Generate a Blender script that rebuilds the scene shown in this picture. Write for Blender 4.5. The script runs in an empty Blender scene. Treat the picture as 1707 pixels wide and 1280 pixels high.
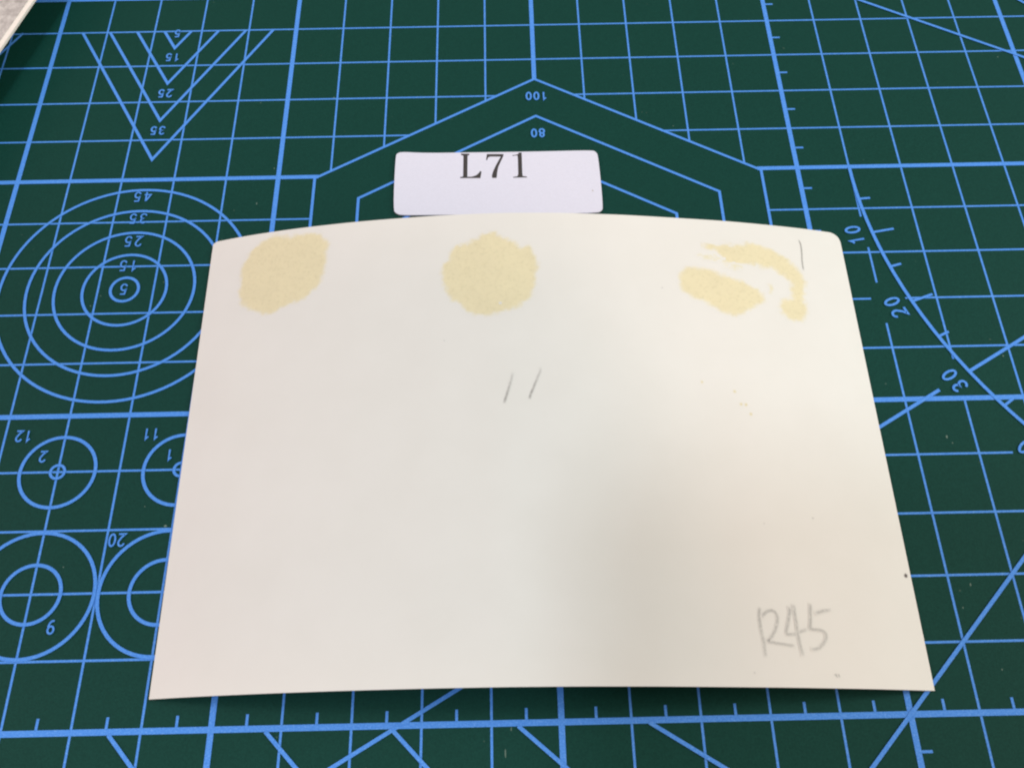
import bpy, math, random
import numpy as np
from mathutils import Matrix, Vector
random.seed(7)

# 1 Blender unit = 1 centimetre (a desk-top close-up)
scn = bpy.context.scene
scn.unit_settings.system = 'METRIC'
scn.unit_settings.scale_length = 0.01

# ------------------------------------------------------------------ camera
cam_d = bpy.data.cameras.new('camera'); cam = bpy.data.objects.new('camera', cam_d)
scn.collection.objects.link(cam); scn.camera = cam
w = Vector((0.4750045, -0.0006747, -0.0211037))
cam.matrix_world = Matrix.Translation((-0.6837, -1.6906, 13.8667)) @ Matrix.Rotation(w.length, 4, w.normalized())
cam_d.sensor_width = 36; cam_d.lens = 1529.72 / 1707 * 36
cam_d.clip_start = 0.1; cam_d.clip_end = 1000
cam_d.dof.use_dof = True; cam_d.dof.focus_distance = 16.2; cam_d.dof.aperture_fstop = 0.9 * 1

# ------------------------------------------------------------------ light
world = bpy.data.worlds.new('World'); scn.world = world; world.use_nodes = True
bg = world.node_tree.nodes['Background']
bg.inputs[0].default_value = (1.0, 0.97, 0.96, 1); bg.inputs[1].default_value = 0.335
def area(name, loc, target, sx, sy, power, col):
    d = bpy.data.lights.new(name, 'AREA'); d.shape = 'RECTANGLE'; d.size = sx; d.size_y = sy
    d.energy = power; d.color = col
    o = bpy.data.objects.new(name, d); scn.collection.objects.link(o); o.location = loc
    o.rotation_euler = (Vector(target) - Vector(loc)).to_track_quat('-Z', 'Y').to_euler()
    return o
area('ceiling_lamp', (-15, 55, 165), (0, 5, 0), 50, 40, 40800, (0.917, 1.000, 1.000))
area('left_lamp', (-23.5, -47, 150), (0, 5, 0), 17, 24, 71000, (0.68, 0.86, 1.000))  # lamp high up on the left, on the viewer's side
area('warm_lamp', (124, -95, 150), (0, 5, 0), 30, 30, 132000, (1.000, 0.70, 0.56))
area('right_fill_light', (160, 30, 90), (0, 5, 0), 80, 80, 187625, (0.846, 1.000, 0.939))  # added low light from the right, brightens that slope of the card
area('side_light', (-160, 30, 90), (0, 5, 0), 80, 80, 140000, (1.000, 0.60, 0.56))
scn.view_settings.view_transform = 'Standard'; scn.view_settings.look = 'None'
scn.view_settings.exposure = 0.0; scn.view_settings.gamma = 1
scn.render.engine = 'CYCLES'; scn.cycles.filter_width = 2.2

# ------------------------------------------------------------------ node helpers
def new_mat(name):
    m = bpy.data.materials.new(name); m.use_nodes = True
    nt = m.node_tree; b = nt.nodes['Principled BSDF']
    return m, nt, b
def node(nt, t, **kw):
    n = nt.nodes.new(t)
    for k, v in kw.items():
        if k in n.inputs: n.inputs[k].default_value = v
        else: setattr(n, k, v)
    return n
def objco(nt): return node(nt, 'ShaderNodeTexCoord').outputs['Object']
def noise(nt, vec, scale, detail=3, rough=0.55):
    n = node(nt, 'ShaderNodeTexNoise'); n.inputs['Scale'].default_value = scale
    n.inputs['Detail'].default_value = detail; n.inputs['Roughness'].default_value = rough
    nt.links.new(vec, n.inputs['Vector']); return n.outputs['Fac']
def ramp(nt, fac, stops):
    r = node(nt, 'ShaderNodeValToRGB'); e = r.color_ramp.elements
    e[0].position, e[0].color = stops[0][0], (*stops[0][1], 1)
    e[1].position, e[1].color = stops[1][0], (*stops[1][1], 1)
    for p_, c_ in stops[2:]:
        x = e.new(p_); x.color = (*c_, 1)
    nt.links.new(fac, r.inputs[0]); return r.outputs[0]
def mix(nt, fac, a, b, kind='MIX'):
    m = node(nt, 'ShaderNodeMix'); m.data_type = 'RGBA'; m.blend_type = kind
    def put(i, v):
        if isinstance(v, (int, float)): m.inputs[i].default_value = v
        elif isinstance(v, tuple): m.inputs[i].default_value = (*v, 1)
        else: nt.links.new(v, m.inputs[i])
    put(0, fac); put(6, a); put(7, b); return m.outputs[2]
def math_(nt, op, a, b=0.0, clamp=False):
    m = node(nt, 'ShaderNodeMath'); m.operation = op; m.use_clamp = clamp
    for i, v in enumerate((a, b)):
        if isinstance(v, (int, float)): m.inputs[i].default_value = v
        else: nt.links.new(v, m.inputs[i])
    return m.outputs[0]
def bump(nt, b, h, strength, dist):
    n = node(nt, 'ShaderNodeBump'); n.inputs['Strength'].default_value = strength
    n.inputs['Distance'].default_value = dist
    nt.links.new(h, n.inputs['Height']); nt.links.new(n.outputs[0], b.inputs['Normal'])

# ------------------------------------------------------------------ materials
def mat_green():
    m, nt, b = new_mat('mat_vinyl'); v = objco(nt)
    big = noise(nt, v, 0.35, 2); fine = noise(nt, v, 38, 3, 0.7)
    c = ramp(nt, fine, [(0.30, (0.0018, 0.0335, 0.0240)), (0.72, (0.0055, 0.0545, 0.0400))])
    c = mix(nt, math_(nt, 'MULTIPLY', big, 0.28), c, (0.004, 0.040, 0.034))
    speck = noise(nt, v, 11, 2, 0.5)
    mask = ramp(nt, speck, [(0.775, (0, 0, 0)), (0.80, (1, 1, 1))])
    c = mix(nt, math_(nt, 'MULTIPLY', mask, 0.30), c, (0.16, 0.20, 0.15))
    nt.links.new(c, b.inputs['Base Color'])
    b.inputs['Roughness'].default_value = 0.6; b.inputs['Specular IOR Level'].default_value = 0.12
    bump(nt, b, fine, 0.25, 0.006)
    return m
def mat_ink():
    m, nt, b = new_mat('blue_print_ink'); v = objco(nt)
    fine = noise(nt, v, 42, 3, 0.75); blot = noise(nt, v, 3.0, 3)
    c = ramp(nt, fine, [(0.32, (0.050, 0.205, 0.64)), (0.55, (0.080, 0.285, 0.78)), (0.72, (0.20, 0.41, 0.84))])
    c = mix(nt, math_(nt, 'MULTIPLY', blot, 0.25), c, (0.09, 0.25, 0.66))
    nt.links.new(c, b.inputs['Base Color'])
    b.inputs['Roughness'].default_value = 0.5; b.inputs['Specular IOR Level'].default_value = 0.18
    bump(nt, b, fine, 0.2, 0.004)
    return m
PAPER = ((0.748, 0.718, 0.660), (0.768, 0.738, 0.682))
def paper_color(nt, v):
    a = noise(nt, v, 1.1, 3); f = noise(nt, v, 45, 3, 0.7)
    c = ramp(nt, a, [(0.3, PAPER[0]), (0.7, PAPER[1])])
    return mix(nt, math_(nt, 'MULTIPLY', f, 0.10), c, (0.66, 0.62, 0.55)), f
def mat_paper():
    m, nt, b = new_mat('cream_card'); v = objco(nt)
    c, f = paper_color(nt, v)
    nt.links.new(c, b.inputs['Base Color']); b.inputs['Roughness'].default_value = 0.62
    b.inputs['Specular IOR Level'].default_value = 0.25
    bump(nt, b, f, 0.18, 0.006); return m
def mat_overlay(name, inner, grain_scale, grain_lo, grain_hi, strength=1.0, rim=None):
    """print, pencil or dried glue lying on the card: 'dens' (0..1) fades it into the paper colour"""
    m, nt, b = new_mat(name); v = objco(nt)
    c, f = paper_color(nt, v)
    at = node(nt, 'ShaderNodeAttribute'); at.attribute_name = 'dens'
    g = noise(nt, v, grain_scale, 4, 0.75)
    gr = ramp(nt, g, [(grain_lo, (0, 0, 0)), (grain_hi, (1, 1, 1))])
    if rim:   # glue: near solid, with grit
        big = noise(nt, v, 3.0, 3)
        ic = mix(nt, big, inner, rim)
        ic = mix(nt, math_(nt, 'MULTIPLY', gr, 0.45), ic, (0.56, 0.49, 0.29))
        fac = math_(nt, 'MULTIPLY', at.outputs['Fac'], strength)
        bump(nt, b, g, 0.6, 0.014)
    else:
        ic = inner
        fac = math_(nt, 'MULTIPLY', math_(nt, 'MULTIPLY', at.outputs['Fac'], gr), strength)
        bump(nt, b, f, 0.18, 0.006)
    nt.links.new(mix(nt, fac, c, ic), b.inputs['Base Color'])
    b.inputs['Roughness'].default_value = 0.62; b.inputs['Specular IOR Level'].default_value = 0.25
    return m
def mat_plain(name, c0, c1, scale, rough=0.6, bstr=0.1, spec=0.3):
    m, nt, b = new_mat(name); v = objco(nt)
    n = noise(nt, v, scale, 5, 0.65)
    nt.links.new(ramp(nt, n, [(0.33, c0), (0.67, c1)]), b.inputs['Base Color'])
    b.inputs['Roughness'].default_value = rough; b.inputs['Specular IOR Level'].default_value = spec
    bump(nt, b, n, bstr, 0.01); return m
M_green, M_ink, M_paper = mat_green(), mat_ink(), mat_paper()
M_glue = mat_overlay('dried_glue', (0.80, 0.705, 0.455), 15, 0.50, 0.74, 1.0, rim=(0.71, 0.625, 0.41))
M_wisp = mat_overlay('thin_glue', (0.72, 0.65, 0.42), 9, 0.36, 0.56, 0.75)
M_pencil = mat_overlay('pencil_graphite', (0.225, 0.205, 0.185), 30, 0.20, 0.50, 0.9)
M_faint = mat_overlay('faint_pencil', (0.30, 0.29, 0.27), 26, 0.22, 0.52, 0.7)
M_dot = mat_overlay('dark_ink', (0.05, 0.03, 0.03), 20, 0.1, 0.3, 0.95)
M_yspot = mat_overlay('yellow_fleck', (0.66, 0.55, 0.25), 20, 0.1, 0.3, 0.7)
M_gspot = mat_overlay('grey_fleck', (0.38, 0.36, 0.34), 20, 0.1, 0.3, 0.55)
M_label = mat_plain('label_paper', (0.67, 0.66, 0.745), (0.705, 0.695, 0.785), 30, 0.6, 0.1)
M_toner = mat_plain('black_toner', (0.025, 0.022, 0.022), (0.075, 0.065, 0.06), 40, 0.5, 0.1)
M_cream = mat_plain('cream_edge', (0.80, 0.72, 0.64), (0.86, 0.79, 0.71), 9, 0.6, 0.1)
M_mott = mat_plain('mottled_grey', (0.33, 0.29, 0.27), (0.60, 0.55, 0.51), 5.5, 0.7, 0.3)
M_speck = mat_plain('pale_dust', (0.07, 0.13, 0.10), (0.14, 0.20, 0.16), 9, 0.7, 0.1)
M_desk = mat_plain('desk_wood', (0.30, 0.22, 0.15), (0.42, 0.32, 0.22), 0.6, 0.5, 0.1)

# ------------------------------------------------------------------ objects
COL = scn.collection
def mesh_obj(name, verts, faces, mat, parent=None, smooth=False, dens=None):
    me = bpy.data.meshes.new(name); me.from_pydata([tuple(map(float, q)) for q in verts], [], faces); me.update()
    if dens is not None:
        a = me.attributes.new('dens', 'FLOAT', 'POINT'); a.data.foreach_set('value', np.asarray(dens, dtype=np.float32))
    if smooth: me.polygons.foreach_set('use_smooth', [True] * len(me.polygons))
    me.materials.append(mat)
    o = bpy.data.objects.new(name, me); COL.objects.link(o); o.parent = parent; return o
def empty(name, label, cat, loc=(0, 0, 0)):
    o = bpy.data.objects.new(name, None); COL.objects.link(o); o.location = loc
    o.empty_display_size = 1; o['label'] = label; o['category'] = cat; return o
def box(x0, x1, y0, y1, z0, z1):
    v = [(x0,y0,z0),(x1,y0,z0),(x1,y1,z0),(x0,y1,z0),(x0,y0,z1),(x1,y0,z1),(x1,y1,z1),(x0,y1,z1)]
    f = [(0,3,2,1),(4,5,6,7),(0,1,5,4),(1,2,6,5),(2,3,7,6),(3,0,4,7)]
    return v, f
def ribbon(pts, w, z, closed=False, V=None, F=None):
    """flat printed stroke of width w along pts, mitred"""
    V = [] if V is None else V; F = [] if F is None else F
    P = [Vector(q[:2]) for q in pts]; n = len(P); base = len(V)
    for i in range(n):
        a = P[i-1] if (i > 0 or closed) else None
        c = P[(i+1) % n] if (i < n-1 or closed) else None
        d1 = (P[i]-a).normalized() if a is not None else (c-P[i]).normalized()
        d2 = (c-P[i]).normalized() if c is not None else d1
        n1 = Vector((-d1.y, d1.x)); n2 = Vector((-d2.y, d2.x)); m = (n1+n2)
        m = m.normalized() if m.length > 1e-4 else n1
        k = 1/max(0.42, m.dot(n1))
        for s in (1, -1):
            q = P[i] + m*(s*w/2*k); V.append((q.x, q.y, z))
    for i in range(n if closed else n-1):
        j = (i+1) % n
        F.append((base+2*i, base+2*i+1, base+2*j+1, base+2*j))
    return V, F

# ---- desk
v, f = box(-90, 90, -60, 80, -4, -0.31)
desk = mesh_obj('desk', v, f, M_desk); desk['kind'] = 'structure'

# ---- cutting mat
mat_root = empty('cutting_mat', 'dark green cutting mat printed with blue grid lines, circles and angle scales', 'cutting mat', (0, 0, -0.3))
MX0, MX1, MY0, MY1 = -17.0, 28.0, -8.0, 22.0
def rounded_rect(x0, x1, y0, y1, r, n=8):
    out = []
    for cx, cy, a0 in ((x1-r, y1-r, 0), (x0+r, y1-r, 90), (x0+r, y0+r, 180), (x1-r, y0+r, 270)):
        for k in range(n+1):
            a = math.radians(a0+90*k/n); out.append((cx+r*math.cos(a), cy+r*math.sin(a)))
    return out
def slab(outline, z0, z1):
    n = len(outline)
    V = [(x, y, z0) for x, y in outline] + [(x, y, z1) for x, y in outline]
    F = [tuple(range(n-1, -1, -1)), tuple(range(n, 2*n))] + [(i, (i+1) % n, n+(i+1) % n, n+i) for i in range(n)]
    return V, F
def on_mat(name, V, F, m=None):
    return mesh_obj(name, [(x, y, z+0.3) for x, y, z in V], F, m or M_ink, mat_root)
V, F = slab(rounded_rect(MX0, MX1, MY0, MY1, 0.8), -0.3, 0.0)
on_mat('mat_sheet', V, F, M_green)

THIN, THICK, MID = 0.036, 0.089, 0.053
HC, HR = (0.0, 7.48), 4.96
def hexagon(R):
    return [(HC[0]+R*math.cos(math.radians(90+60*k)), HC[1]+R*math.sin(math.radians(90+60*k))) for k in range(6)]
def hex_cut_v(u):          # y-range of the outer hexagon at x=u
    h = HR*math.cos(math.radians(30))
    if abs(u) >= h: return None
    top = HC[1]+HR-abs(u)*math.tan(math.radians(30)); return (2*HC[1]-top, top)
def hex_cut_h(vv):
    d = abs(vv-HC[1]); h = HR*math.cos(math.radians(30))
    if d >= HR: return None
    x = h if d <= HR/2 else (HR-d)/math.tan(math.radians(30)); return (-x, x)
U0, U1, V0, V1 = -15, 26, -6, 20
def cut(a, b, holes):
    segs = [(a, b)]
    for h0, h1 in holes:
        new = []
        for s0, s1 in segs:
            if h1 <= s0 or h0 >= s1: new.append((s0, s1)); continue
            if h0 > s0: new.append((s0, h0))
            if h1 < s1: new.append((h1, s1))
        segs = new
    return segs
Vgaps = {6: [(8.11, 8.81), (6.49, 7.34)], 7: [(5.04, 5.75)]}
Hgaps = {7: [(5.83, 6.44)], 4: [(7.55, 8.3)]}
for u in range(U0, U1+1):
    holes = list(Vgaps.get(u, [])); c = hex_cut_v(u)
    if c: holes.append(c)
    thick = u % 5 == 0
    for s0, s1 in cut(V0, V1, holes):
        on_mat('grid_line', *ribbon([(u, s0), (u, s1)], THICK if thick else THIN, 0.005 if thick else 0.0015))
for vv in range(V0, V1+1):
    holes = list(Hgaps.get(vv, [])); c = hex_cut_h(vv)
    if c: holes.append(c)
    thick = vv % 5 == 0
    for s0, s1 in cut(U0, U1, holes):
        on_mat('grid_line', *ribbon([(s0, vv), (s1, vv)], THICK if thick else THIN, 0.0065 if thick else 0.003))
# half-centimetre ticks on the two scale axes
def tick(x, y, dx, dy, L, me=[None]):
    V, F = ribbon([(0, 0), (dx*L, dy*L)], 0.040, 0.0035); return on_mat('scale_tick', [(a+x, b+y, c) for a, b, c in V], F)
for k in range(-14, 25): tick(k+0.5, 0.046, 0, 1, 0.155)
for k in range(-6, 19): tick(5.046, k+0.5, 1, 0, 0.155)
# nested hexagons
for R in (4.96, 3.96, 2.96, 1.96, 0.96):
    V, F = ribbon(hexagon(R), MID, 0.008, True); on_mat('hexagon_line', V, F)
# nested triangles, hanging from the v=14 line
for k in range(4):
    h = 0.5+k; a = h/math.sqrt(3)
    V, F = ribbon([(-7.5-a, 14.0), (-7.5, 14.0-h), (-7.5+a, 14.0)], 0.058, 0.0095); on_mat('triangle_line', V, F)
for k in range(4):
    h = 0.5+k; a = h/math.sqrt(3)
    V, F = ribbon([(-12.5-a, 14.0), (-12.5, 14.0-h), (-12.5+a, 14.0)] , 0.058, 0.0095)
    if k == 3: V, F = ribbon([(-10.78, 14.02), (-11.5, 12.8)], 0.055, 0.0095); on_mat('triangle_line', V, F)
# circles
def circ(cx, cy, r, w=0.055, z=0.011, a0=0, a1=360):
    n = max(20, int(60*(a1-a0)/360*max(1, r**0.5))); full = a1-a0 >= 360
    pts = [(cx+r*math.cos(math.radians(a0+(a1-a0)*k/n)), cy+r*math.sin(math.radians(a0+(a1-a0)*k/n))) for k in range(n if full else n+1)]
    V, F = ribbon(pts, w, z, full); return on_mat('circle_line' if full else 'protractor_arc', V, F)
for r in (0.25, 0.75, 1.25, 1.75, 2.25): circ(-7.52, 7.5, r, 0.052)
for cx in (-8, -6, -4):
    circ(cx, 4, 0.61, 0.056, 0.0125); circ(cx, 4, 0.115, 0.045, 0.0125)
circ(-10, 2, 0.96, 0.056, 0.0119)
for cx, r2 in ((-8, 0.455), (-6, 0.5), (-4, 0.55)):
    circ(cx, 2, 0.97, 0.056, 0.0125+0.0003*(cx+8)); circ(cx, 2, r2, 0.056, 0.0125)
# protractor: centre (15,10), radius 9
PC, PR = (15.0, 10.0), 9.0
circ(PC[0], PC[1], PR, 0.062, 0.014, 180, 360)
def polar(r, deg): return (PC[0]-r*math.cos(math.radians(deg)), PC[1]-r*math.sin(math.radians(deg)))
for deg in range(5, 180, 5):
    if deg in (30, 45, 60, 90, 120, 135, 150): continue
    V, F = ribbon([polar(PR-0.03, deg), polar(PR-(0.42 if deg % 10 == 0 else 0.22), deg)], 0.045, 0.0125)
    on_mat('protractor_tick', V, F)
for kk, pts in enumerate(([polar(0.6, 30), polar(8.97, 30)], [polar(9.68, 30), (-3.75, -0.83)], [polar(0.6, 45), polar(16.3, 45)],
            [polar(0.6, -30), polar(12.0, -30)], [polar(0.6, -45), polar(10, -45)],
            [(-6.45, -0.04), (-5.86, -0.68)], [(-4.22, -0.04), (-3.60, -0.68)], [(-2.42, -0.05), (-1.78, -0.70)],
            [(-0.62, -0.04), (0.15, -0.70)], [(1.25, -0.03), (2.42, -0.76)])):
    V, F = ribbon(pts, 0.058, 0.0143+0.0003*kk); on_mat('angle_line', V, F)

# numerals (single-stroke figures); rotation 180 = upside down towards the camera
def ell(cx, cy, rx, ry, a0=0, a1=360, n=18):
    return [(cx+rx*math.cos(math.radians(a0+(a1-a0)*k/n)), cy+ry*math.sin(math.radians(a0+(a1-a0)*k/n))) for k in range(n+1)]
G = {
 '0': [(ell(.29, .5, .21, .45)[:-1], True)],
 '1': [([(.12, .74), (.24, .82), (.33, .96), (.33, .03)], False)],
 '2': [(ell(.29, .70, .21, .25, 170, -35, 12)+[(.30, .28), (.10, .10), (.06, .05), (.54, .05)], False)],
 '3': [(ell(.27, .72, .19, .22, 160, -90, 10)+ell(.27, .28, .22, .23, 90, -165, 12)[1:], False)],
 '4': [([(.40, .03), (.40, .95)], False), ([(.36, .90), (.05, .30), (.56, .30)], False)],
 '5': [([(.50, .94), (.17, .94), (.11, .52)]+ell(.28, .33, .22, .28, 125, -160, 13), False)],
 '6': [(ell(.29, .30, .21, .26)[:-1], True), (ell(.36, .42, .28, .52, 172, 70, 8), False)],
 '7': [([(.07, .94), (.52, .94), (.30, .45), (.22, .03)], False)],
 '8': [(ell(.29, .72, .17, .22)[:-1], True), (ell(.29, .27, .21, .24)[:-1], True)],
 '9': [(ell(.29, .70, .21, .26)[:-1], True), (ell(.22, .58, .28, .52, -8, -110, 8), False)],
}
def numeral(text, cx, cy, h, adv, rot=180, sw=0.030, slant=0.0):
    c, s = math.cos(math.radians(rot)), math.sin(math.radians(rot)); n = len(text)
    V, F = [], []; z = 0.0180
    for i, ch in enumerate(text):
        ox = (i-(n-1)/2)*adv
        for pts, closed in G[ch]:
            q = []
            for x, y in pts:
                lx = ox+(x-.29+slant*(y-.5))*h; ly = (y-.5)*h
                q.append((cx+lx*c-ly*s, cy+lx*s+ly*c))
            ribbon(q, sw, z, closed, V, F); z += 0.0004
    on_mat('numeral', V, F)
for t_, y in (('45', 9.585), ('35', 9.07), ('25', 8.55), ('15', 8.01), ('5', 7.50)): numeral(t_, -7.53, y, 0.235, 0.19)
for t_, y in (('5', 13.92), ('15', 13.23), ('25', 12.22), ('35', 11.23)): numeral(t_, -7.50, y, 0.215, 0.165, sw=0.034)
for t_, y in (('100', 11.965), ('80', 10.985), ('60', 9.99), ('40', 8.99)): numeral(t_, 0.03, y, 0.215, 0.155, sw=0.036)
numeral('12', -8.685, 4.645, 0.205, 0.15); numeral('2', -8.29, 4.27, 0.20, 0.15)
numeral('11', -6.58, 4.64, 0.205, 0.15); numeral('1', -6.22, 4.26, 0.20, 0.15)
numeral('20', -6.83, 2.83, 0.215, 0.145); numeral('9', -7.58, 1.50, 0.21, 0.15)
for k in range(1, 9):
    deg = 10*k; x, y = polar(9.34, deg)
    numeral('%d' % deg, x, y, 0.29, 0.245, rot=90+deg, sw=0.042)


SPECKS= [(-0.81, -0.4, 0.02, 0.12), (-0.72, -0.08, 0.015, 0.05), (6.32, 1.85, 0.02, 0.05), (6.12, 1.5, 0.02, 0.02), (6.47, 0.59, 0.02, 0.02), (-7.59, 2.42, 0.02, 0.02), (-6.84, 7.65, 0.02, 0.02), (-7.93, 7.38, 0.02, 0.02), (-8.07, 7.17, 0.02, 0.02), (5.74, 5.3, 0.025, 0.02), (6.54, 4.3, 0.03, 0.05), (6.61, 4.19, 0.02, 0.02), (-5.35, 9.38, 0.02, 0.04), (-5.54, 11.93, 0.02, 0.02), (-5.1, 10.23, 0.015, 0.03), (-4.07, 12.04, 0.03, 0.02), (-6.49, 3.38, 0.015, 0.02), (-6.11, 3.05, 0.05, 0.03), (2.72, 11.12, 0.02, 0.02), (9.63, 12.83, 0.02, 0.02), (7.87, 5.79, 0.02, 0.03)]
# small pale nicks and dust on the mat
for x, y, dw, dh in SPECKS:
    pts = [(x+dw*0.6*math.cos(a)*(0.7+0.5*random.random()), y+dh*0.6*math.sin(a)*(0.7+0.5*random.random())) for a in np.linspace(0, 2*math.pi, 8)[:-1]]
    on_mat('dust_speck', [(a, b, 0.0008) for a, b in pts], [tuple(range(7))], M_speck)
# positions on the card, as fractions of its width and height
STAINS= [[(0.1089, 0.9892), (0.1301, 0.9816), (0.1542, 0.9791), (0.1781, 0.9744), (0.187, 0.9642), (0.1951, 0.9513), (0.1948, 0.9401), (0.1903, 0.9296), (0.1902, 0.9128), (0.1927, 0.8956), (0.1921, 0.8737), (0.1873, 0.8526), (0.1785, 0.8324), (0.1679, 0.8153), (0.1554, 0.8042), (0.1375, 0.7996), (0.1278, 0.7962), (0.1184, 0.7873), (0.1071, 0.7828), (0.0918, 0.7873), (0.0755, 0.8016), (0.0621, 0.8209), (0.0561, 0.8441), (0.0552, 0.8773), (0.0545, 0.897), (0.0579, 0.9216), (0.0651, 0.9425), (0.0741, 0.9632), (0.0855, 0.9746), (0.0972, 0.9831)], [(0.4417, 0.9465), (0.4514, 0.9514), (0.4545, 0.9441), (0.4592, 0.9343), (0.4719, 0.9272), (0.4844, 0.9133), (0.4906, 0.9049), (0.5019, 0.9132), (0.508, 0.9021), (0.5122, 0.8747), (0.5125, 0.8557), (0.5067, 0.8423), (0.5068, 0.813), (0.5024, 0.7894), (0.4944, 0.7738), (0.4833, 0.7584), (0.4724, 0.7482), (0.4524, 0.7421), (0.4355, 0.7394), (0.4171, 0.7432), (0.4064, 0.7516), (0.3986, 0.7675), (0.3862, 0.7788), (0.3783, 0.8002), (0.3711, 0.8245), (0.3685, 0.8515), (0.3731, 0.8674), (0.381, 0.8804), (0.3801, 0.8997), (0.3888, 0.9156), (0.4048, 0.9228), (0.424, 0.9297), (0.432, 0.943)], [(0.7767, 0.932), (0.7822, 0.9382), (0.8022, 0.9382), (0.819, 0.9381), (0.8359, 0.9378), (0.853, 0.9389), (0.8697, 0.9357), (0.8894, 0.9273), (0.8986, 0.9161), (0.9072, 0.9007), (0.9168, 0.8938), (0.9229, 0.8725), (0.9253, 0.8563), (0.921, 0.8338), (0.9187, 0.8063), (0.9187, 0.785), (0.9162, 0.7634), (0.9088, 0.7505), (0.8988, 0.7504), (0.8862, 0.7565), (0.8781, 0.7739), (0.8759, 0.7922), (0.8844, 0.8013), (0.8966, 0.8058), (0.9025, 0.8201), (0.9015, 0.8417), (0.8959, 0.86), (0.8852, 0.8721), (0.8747, 0.8844), (0.861, 0.8825), (0.8533, 0.8898), (0.8353, 0.8955), (0.815, 0.894), (0.8055, 0.8998), (0.7948, 0.9099), (0.7941, 0.9211), (0.7811, 0.9254)], [(0.739, 0.8686), (0.7506, 0.871), (0.7618, 0.868), (0.7762, 0.8639), (0.7888, 0.8583), (0.8014, 0.8526), (0.8142, 0.8486), (0.8252, 0.8419), (0.8343, 0.8323), (0.847, 0.8259), (0.8523, 0.8132), (0.8552, 0.8002), (0.8482, 0.7886), (0.8322, 0.776), (0.8177, 0.7611), (0.8057, 0.7545), (0.793, 0.7561), (0.781, 0.7655), (0.7675, 0.7774), (0.7554, 0.7869), (0.7415, 0.7936), (0.7314, 0.8086), (0.7262, 0.8268), (0.7282, 0.8431), (0.7351, 0.86)]]
WISPS= [[(0.7521, 0.9029), (0.7664, 0.9066), (0.7828, 0.9046), (0.7923, 0.8999), (0.7987, 0.8978), (0.7852, 0.8937), (0.7706, 0.897), (0.7576, 0.8993)], [(0.7967, 0.8735), (0.8103, 0.8787), (0.8274, 0.8833), (0.8278, 0.8778), (0.8131, 0.873), (0.7997, 0.8711)], [(0.8658, 0.8393), (0.8694, 0.8411), (0.8697, 0.8262), (0.8679, 0.8152), (0.8651, 0.8162), (0.8649, 0.8256)]]
R45= [[(0.7815, 0.1391), (0.7784, 0.1271), (0.7781, 0.1053), (0.7798, 0.0776), (0.7798, 0.0503)], [(0.7813, 0.1193), (0.7875, 0.1298), (0.7972, 0.1345), (0.8023, 0.1277), (0.8023, 0.1151), (0.7967, 0.0964), (0.7888, 0.0824), (0.7833, 0.0783), (0.7967, 0.0749), (0.8136, 0.0722), (0.8204, 0.0709)], [(0.8191, 0.1425), (0.8208, 0.1362), (0.8172, 0.1187), (0.8098, 0.0905), (0.8215, 0.0909), (0.8291, 0.0958), (0.8403, 0.1009)], [(0.8262, 0.146), (0.8263, 0.1222), (0.8262, 0.091), (0.8272, 0.0696), (0.8287, 0.0529)], [(0.8496, 0.1485), (0.8472, 0.1294), (0.8458, 0.1136), (0.8426, 0.1003), (0.8532, 0.1007), (0.8624, 0.0985), (0.865, 0.0908), (0.8612, 0.0799), (0.8528, 0.0689), (0.8453, 0.0647), (0.8397, 0.0669)], [(0.8531, 0.129), (0.8646, 0.1348), (0.8773, 0.1369)]]
ELEVEN= [[(0.4589, 0.535), (0.4626, 0.5507), (0.467, 0.5721), (0.4708, 0.591), (0.4725, 0.6052)], [(0.4941, 0.5439), (0.4967, 0.5551), (0.5025, 0.5756), (0.5089, 0.5983), (0.5127, 0.6098), (0.5105, 0.6155)]]
ONE= [(0.9278, 0.9682), (0.9299, 0.9556), (0.9293, 0.9354), (0.9268, 0.9095), (0.9263, 0.8842)]
DOTS= [(0.9929, 0.2074)]
SS= [[(0.8656, 0.0224), (0.8681, 0.0239), (0.8688, 0.0201), (0.8708, 0.018)], [(0.8704, 0.024), (0.872, 0.0231), (0.8722, 0.0195), (0.8737, 0.019)]]
YSPOTS= [(0.7413, 0.5908), (0.7875, 0.5726), (0.7944, 0.5444), (0.8015, 0.5439), (0.8067, 0.5239)]
DSPOTS= [(0.3752, 0.682), (0.8028, 0.2961), (0.8728, 0.3108), (0.6984, 0.8129), (0.7629, 0.024), (0.4567, 0.7676)]
GL= [[(-1.488, 10.468), (-1.324, 10.464), (-1.324, 10.429), (-1.357, 10.419), (-1.361, 9.895), (-1.275, 9.893), (-1.189, 9.928), (-1.14, 9.982), (-1.118, 10.026), (-1.089, 10.015), (-1.111, 9.854), (-1.499, 9.864), (-1.499, 9.891), (-1.464, 9.897), (-1.442, 9.907), (-1.439, 10.414), (-1.483, 10.433)], [(-0.983, 10.445), (-0.66, 10.438), (-0.661, 10.395), (-0.721, 10.239), (-0.766, 10.118), (-0.789, 9.981), (-0.796, 9.885), (-0.804, 9.851), (-0.888, 9.853), (-0.89, 9.914), (-0.865, 10.017), (-0.814, 10.154), (-0.753, 10.292), (-0.713, 10.375), (-0.915, 10.38), (-0.959, 10.36), (-0.978, 10.298), (-1.0, 10.291)], [(-0.359, 10.466), (-0.307, 10.468), (-0.305, 10.352), (-0.306, 9.969), (-0.3, 9.886), (-0.22, 9.871), (-0.218, 9.85), (-0.482, 9.85), (-0.484, 9.87), (-0.403, 9.882), (-0.385, 9.936), (-0.383, 10.283), (-0.388, 10.396), (-0.424, 10.397), (-0.484, 10.384), (-0.489, 10.405), (-0.423, 10.414), (-0.379, 10.431)]]
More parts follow.
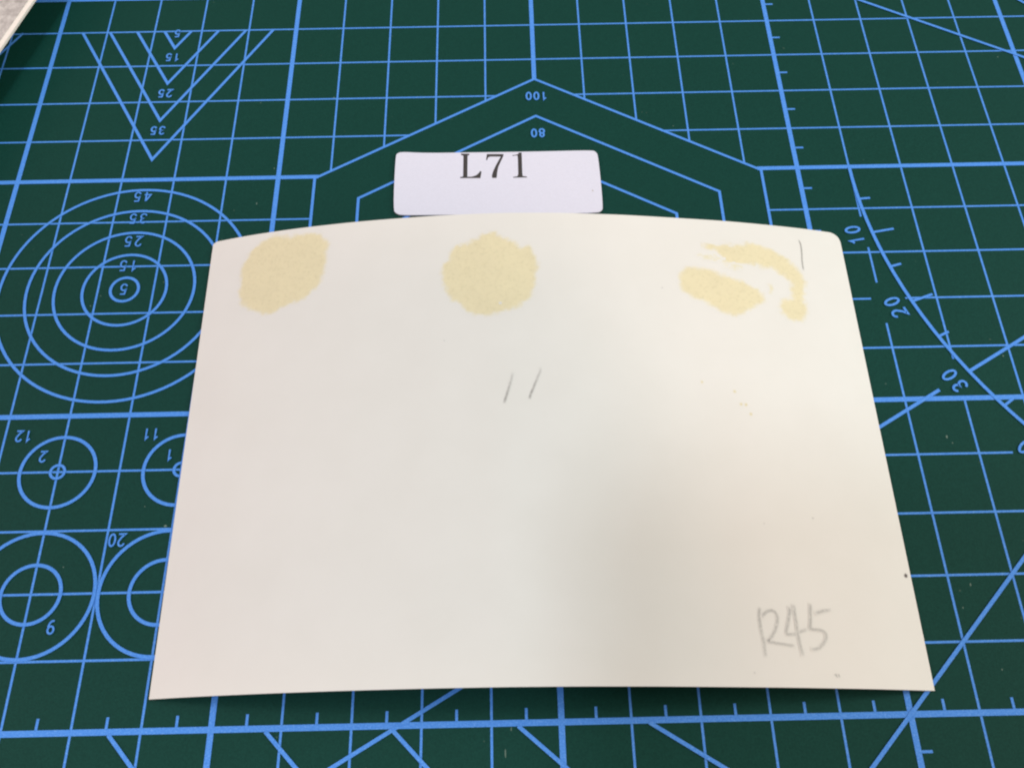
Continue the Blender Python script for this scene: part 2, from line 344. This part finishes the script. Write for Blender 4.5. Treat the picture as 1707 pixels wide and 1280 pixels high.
LABEL= [(-2.758, 10.446), (-2.719, 10.516), (-2.625, 10.542), (-2.199, 10.503), (-1.461, 10.496), (-0.64, 10.49), (0.181, 10.488), (1.057, 10.495), (1.137, 10.458), (1.179, 10.351), (1.193, 9.108), (1.153, 9.02), (1.058, 8.979), (0.124, 8.985), (-0.797, 8.991), (-1.455, 8.997), (-1.981, 9.003), (-2.586, 9.01), (-2.692, 9.052), (-2.754, 9.152)]
BOARD=(-10.619, 12.689, -10.215, 14.203)
# ------------------------------------------------------------------ the curled card
BL, TL, BR, TR = (-5.94, .43), (-6.04, 8.48), (5.405, .31), (5.50, 8.405)
CS = [0,.047,.098,.16,.235,.29,.36,.455,.55,.645,.71,.81,.885,.94,1.0]
CZ = [0.0,.155,.29,.425,.555,.625,.70,.755,.735,.655,.57,.43,.285,.165,0.0]
_sx = np.linspace(0, 1, 401); _sz = np.interp(_sx, CS, CZ)
_k = np.hanning(41); _k /= _k.sum()
_pad = np.concatenate([2*_sz[0]-_sz[1:21][::-1], _sz, 2*_sz[-1]-_sz[-21:-1][::-1]])
_sz = np.convolve(_pad, _k, 'valid')
def card_pt(s, t, dz=0.0):
    bx, by = BL[0]+(BR[0]-BL[0])*s, BL[1]+(BR[1]-BL[1])*s
    tx, ty = TL[0]+(TR[0]-TL[0])*s, TL[1]+(TR[1]-TL[1])*s
    z = np.interp(s, _sx, _sz)
    return (bx+(tx-bx)*t, by+(ty-by)*t, z+0.034+dz)
card = empty('curled_card', 'large cream card bowed up in the middle, with yellow glue stains and pencil marks', 'card')
NS, NT = 180, 60
svals = list(np.linspace(0, 0.975, NS-20)) + list(np.linspace(0.975, 1.0, 21))[1:]
WID, HEI = 11.45, 8.05
def tmax(s):
    r = 0.20; d = (1-s)*WID; out = 1.0
    if d < r: out -= (r-math.sqrt(max(0, r*r-(r-d)**2)))/HEI
    r = 0.045; d = s*WID
    if d < r: out -= (r-math.sqrt(max(0, r*r-(r-d)**2)))/HEI
    return out
V, F = [], []
nS = len(svals)
for layer, dz in ((0, 0.0), (1, -0.030)):
    for s in svals:
        tm = tmax(s)
        for j in range(NT+1): V.append(card_pt(s, tm*j/NT, dz))
def ix(l, i, j): return l*nS*(NT+1)+i*(NT+1)+j
for i in range(nS-1):
    for j in range(NT):
        F.append((ix(0,i,j), ix(0,i+1,j), ix(0,i+1,j+1), ix(0,i,j+1)))
        F.append((ix(1,i,j), ix(1,i,j+1), ix(1,i+1,j+1), ix(1,i+1,j)))
nb = len(F)
for i in range(nS-1):
    F.append((ix(1,i,0), ix(1,i+1,0), ix(0,i+1,0), ix(0,i,0)))
    F.append((ix(0,i,NT), ix(0,i+1,NT), ix(1,i+1,NT), ix(1,i,NT)))
for j in range(NT):
    F.append((ix(0,0,j), ix(0,0,j+1), ix(1,0,j+1), ix(1,0,j)))
    F.append((ix(1,nS-1,j), ix(1,nS-1,j+1), ix(0,nS-1,j+1), ix(0,nS-1,j)))
sheet = mesh_obj('card_sheet', V, F, M_paper, card)
sheet.data.polygons.foreach_set('use_smooth', [k < nb for k in range(len(F))])
sheet.data.set_sharp_from_angle(angle=math.radians(40))

def vnoise(x, y, seed, scale):       # smooth value noise on numpy arrays
    rs = np.random.RandomState(seed); T = rs.rand(64, 64)
    X, Y = x*scale, y*scale; xi, yi = np.floor(X).astype(int), np.floor(Y).astype(int)
    fx, fy = X-xi, Y-yi; fx, fy = fx*fx*(3-2*fx), fy*fy*(3-2*fy)
    g = lambda a, b: T[a % 64, b % 64]
    return (g(xi, yi)*(1-fx)+g(xi+1, yi)*fx)*(1-fy)+(g(xi, yi+1)*(1-fx)+g(xi+1, yi+1)*fx)*fy
def poly_sd(px, py, poly):           # signed distance, positive inside
    d = np.full(px.shape, 1e9); inside = np.zeros(px.shape, bool); n = len(poly)
    for i in range(n):
        ax, ay = poly[i]; bx, by = poly[(i+1) % n]
        ex, ey = bx-ax, by-ay; wx, wy = px-ax, py-ay
        t = np.clip((wx*ex+wy*ey)/(ex*ex+ey*ey+1e-12), 0, 1)
        d = np.minimum(d, np.hypot(wx-ex*t, wy-ey*t))
        c = ((ay > py) != (by > py))
        with np.errstate(divide='ignore', invalid='ignore'):
            xx = (bx-ax)*(py-ay)/(by-ay+1e-15)+ax
        inside ^= (c & (px < xx))
    return np.where(inside, d, -d)
def patch(name, poly, mat, cell=0.022, soft=0.045, rag=0.05, seed=1, label=None, lift=0.0007, streak=0.0):
    P = [(s*WID, t*HEI) for s, t in poly]
    xs = [q[0] for q in P]; ys = [q[1] for q in P]; pad = 0.12
    gx = np.arange(min(xs)-pad, max(xs)+pad, cell); gy = np.arange(min(ys)-pad, max(ys)+pad, cell)
    X, Y = np.meshgrid(gx, gy, indexing='ij'); sd = poly_sd(X, Y, P)
    sd = sd+rag*((vnoise(X, Y, seed, 6)-.5)+0.8*(vnoise(X, Y, seed+1, 16)-.5)+0.5*(vnoise(X, Y, seed+2, 34)-.5))
    if streak:      # dry-brush streaks running along the smear, strongest towards its far left end
        xr, yr = X*0.94-Y*0.34, X*0.34+Y*0.94
        g = np.clip(1.25-(X-min(xs))/(0.55*(max(xs)-min(xs))), 0, 1)
        sd = sd+streak*g*(vnoise(xr*0.22, yr, seed+5, 13)-.36)
    D = np.clip(sd/soft+0.5, 0, 1); D = D*D*(3-2*D)
    idx = -np.ones(D.shape, int); V, F, dn = [], [], []
    keep = np.zeros(D.shape, bool); m = D > 0
    keep |= m
    keep[1:] |= m[:-1]; keep[:-1] |= m[1:]; k2 = keep.copy(); keep[:, 1:] |= k2[:, :-1]; keep[:, :-1] |= k2[:, 1:]
    for a, b in np.argwhere(keep):
        idx[a, b] = len(V); V.append(card_pt(X[a, b]/WID, Y[a, b]/HEI, lift)); dn.append(D[a, b])
    for a in range(D.shape[0]-1):
        for b in range(D.shape[1]-1):
            q = (idx[a, b], idx[a+1, b], idx[a+1, b+1], idx[a, b+1])
            if min(q) >= 0: F.append(q)
    o = mesh_obj(name, V, F, mat, card, True, dn)
    if label: o['label'] = label
    return o
def stroke(name, strokes, mat, w=0.05, fade=(1.0, 1.0), label=None):
    """pencil line: a narrow strip following the card surface, soft at its sides"""
    V, F, dn = [], [], []; lift = 0.0022
    for pts in strokes:
        P = np.array([(s*WID, t*HEI) for s, t in pts]); L = np.r_[0, np.cumsum(np.hypot(*np.diff(P, axis=0).T))]
        n = max(6, int(L[-1]/0.03)); tt = np.linspace(0, L[-1], n)
        x, y = np.interp(tt, L, P[:, 0]), np.interp(tt, L, P[:, 1])
        if n > 8:
            k = np.array([1, 2, 1])/4.
            for _ in range(2):
                x[1:-1] = np.convolve(x, k, 'valid'); y[1:-1] = np.convolve(y, k, 'valid')
        dx, dy = np.gradient(x), np.gradient(y); l = np.hypot(dx, dy)+1e-9; nx, ny = -dy/l, dx/l
        b0 = len(V)
        for i in range(n):
            f = i/(n-1); it = fade[0]+(fade[1]-fade[0])*f; end = min(1, i/1.5, (n-1-i)/1.5)
            for j, q in enumerate((-1, -.5, 0, .5, 1)):
                ww = w/2*(0.8+0.4*random.random()*0.5)
                V.append(card_pt((x[i]+nx[i]*q*ww)/WID, (y[i]+ny[i]*q*ww)/HEI, lift))
                dn.append(it*end*(0, .75, 1, .75, 0)[j])
        for i in range(n-1):
            for j in range(4):
                a = b0+i*5+j; F.append((a, a+5, a+6, a+1))
        lift += 0.0005
    o = mesh_obj(name, V, F, mat, card, True, dn)
    if label: o['label'] = label
    return o
for k, (poly, lb) in enumerate(zip(STAINS, ('yellow oval glue stain at the far left corner of the card', 'round yellow glue stain at the middle of the far edge', 'hook-shaped yellow glue streak curling round the right corner', 'slanting yellow glue blot inside the hook-shaped streak'))):
    patch('glue_stain', poly, M_glue, 0.024, (0.10, 0.10, 0.13, 0.11)[k], (0.06, 0.065, 0.08, 0.055)[k], 10+7*k, lb, 0.0007, (0, 0, 0.30, 0)[k])
for k, poly in enumerate(WISPS): patch('glue_wisp', poly, M_wisp, 0.02, 0.06, 0.06, 60+k, None, 0.0014)
stroke('pencil_mark', ELEVEN[:1], M_pencil, 0.058, (1.0, 0.25), 'left slanting pencil stroke in the middle of the card')
stroke('pencil_mark', ELEVEN[1:], M_pencil, 0.058, (1.0, 0.3), 'right slanting pencil stroke in the middle of the card')
stroke('pencil_mark', [ONE], M_pencil, 0.040, (1.0, 0.9), 'thin upright pencil stroke at the right corner')
stroke('pencil_writing', R45, M_faint, 0.070, (1.0, 0.75), 'faint pencil writing R45 near the right corner')
stroke('pencil_mark', SS, M_faint, 0.04, (1, 1), 'tiny grey squiggle at the near edge')
def blob(name, s, t, r, mat, seed):
    poly = [(s+r*(0.8+0.4*random.random())*math.cos(a)/WID, t+r*(0.8+0.4*random.random())*math.sin(a)/HEI) for a in np.linspace(0, 2*math.pi, 9)[:-1]]
    return patch(name, poly, mat, 0.008, 0.03, 0.008, seed)
for s, t in DOTS: blob('ink_dot', s, t, 0.028, M_dot, 3)
for k, (s, t) in enumerate(YSPOTS): blob('yellow_fleck', s, t, 0.024, M_yspot, 80+k)
for k, (s, t) in enumerate(DSPOTS): blob('grey_fleck', s, t, 0.010, M_gspot, 90+k)

# ------------------------------------------------------------------ the small white label
lab = empty('number_label', 'small white rounded paper label printed L71, lying on the mat just behind the card', 'label')
def smooth_outline(P, n=3):
    for _ in range(n):
        Q = []
        for i in range(len(P)):
            a, b = P[i], P[(i+1) % len(P)]
            Q.append((a[0]*.75+b[0]*.25, a[1]*.75+b[1]*.25)); Q.append((a[0]*.25+b[0]*.75, a[1]*.25+b[1]*.75))
        P = Q
    return P
outl = smooth_outline(LABEL, 2)[::-1]
V, F = slab(outl, 0.022, 0.046)
mesh_obj('label_sheet', V, F, M_label, lab)
for ch, g in zip('L71', GL):
    P = g; ar = sum(P[i][0]*P[(i+1) % len(P)][1]-P[(i+1) % len(P)][0]*P[i][1] for i in range(len(P)))
    if ar < 0: P = P[::-1]
    me_v = [(x, y, 0.0475) for x, y in P]
    mesh_obj('printed_letter' if ch == 'L' else 'printed_digit', me_v, [tuple(range(len(P)))], M_toner, lab)

# ------------------------------------------------------------------ board in the far left corner, propped above the mat
brd = empty('mottled_board', 'grey mottled board with a cream edge jutting over the far left corner of the mat', 'board')
Ax, Ay, Bx, By = BOARD
d = Vector((Bx-Ax, By-Ay)).normalized(); nrm = Vector((-d.y, d.x))
if nrm.x > 0: nrm = -nrm
A = Vector((Ax, Ay))
def q4(a0, a1, n0, n1): return [tuple(A+d*a0+nrm*n0), tuple(A+d*a1+nrm*n0), tuple(A+d*a1+nrm*n1), tuple(A+d*a0+nrm*n1)]
def ccw(P):
    ar = sum(P[i][0]*P[(i+1) % len(P)][1]-P[(i+1) % len(P)][0]*P[i][1] for i in range(len(P)))
    return P if ar > 0 else P[::-1]
V, F = slab(ccw(q4(-12, 10, 0, 9)), 0.70, 0.755); mesh_obj('board_core', V, F, M_cream, brd)
V, F = slab(ccw(q4(-11.99, 9.99, 0.105, 8.99)), 0.7555, 0.762); mesh_obj('mottled_face', V, F, M_mott, brd)
V, F = slab(ccw(q4(-11, 9, 1.5, 8)), 0.0, 0.698); mesh_obj('support', V, F, M_cream, brd)

# ------------------------------------------------------------------ the phone that takes the picture, unseen behind the lens, added to shade the card
ph = empty('smartphone', 'black smartphone held above the card, out of view, added for its soft shadow', 'phone')
ph.matrix_world = cam.matrix_world.copy()
def on_phone(name, x0, x1, y0, y1, z0, z1, r, mat):
    o = mesh_obj(name, *slab(rounded_rect(x0, x1, y0, y1, r), z0, z1), mat, ph); return o
M_black = mat_plain('black_phone_shell', (0.02, 0.02, 0.022), (0.03, 0.03, 0.033), 20, 0.35, 0.02)
M_glass = mat_plain('black_glass', (0.01, 0.01, 0.012), (0.015, 0.015, 0.018), 20, 0.08, 0.0)
on_phone('phone_shell', -1.2, 12.6, -5.7, 1.1, 0.55, 1.25, 0.9, M_black)
on_phone('screen', -1.05, 12.45, -5.55, 0.95, 1.252, 1.27, 0.8, M_glass)

mk_ = [(1.02+0.013*math.cos(a)*(1+.4*math.sin(3*a))-0.01*math.sin(a), 9.50+0.025*math.sin(a), 0.0475) for a in np.linspace(0, 2*math.pi, 9)[:-1]]
mesh_obj('grey_fleck', mk_, [tuple(range(8))], M_mott, lab)
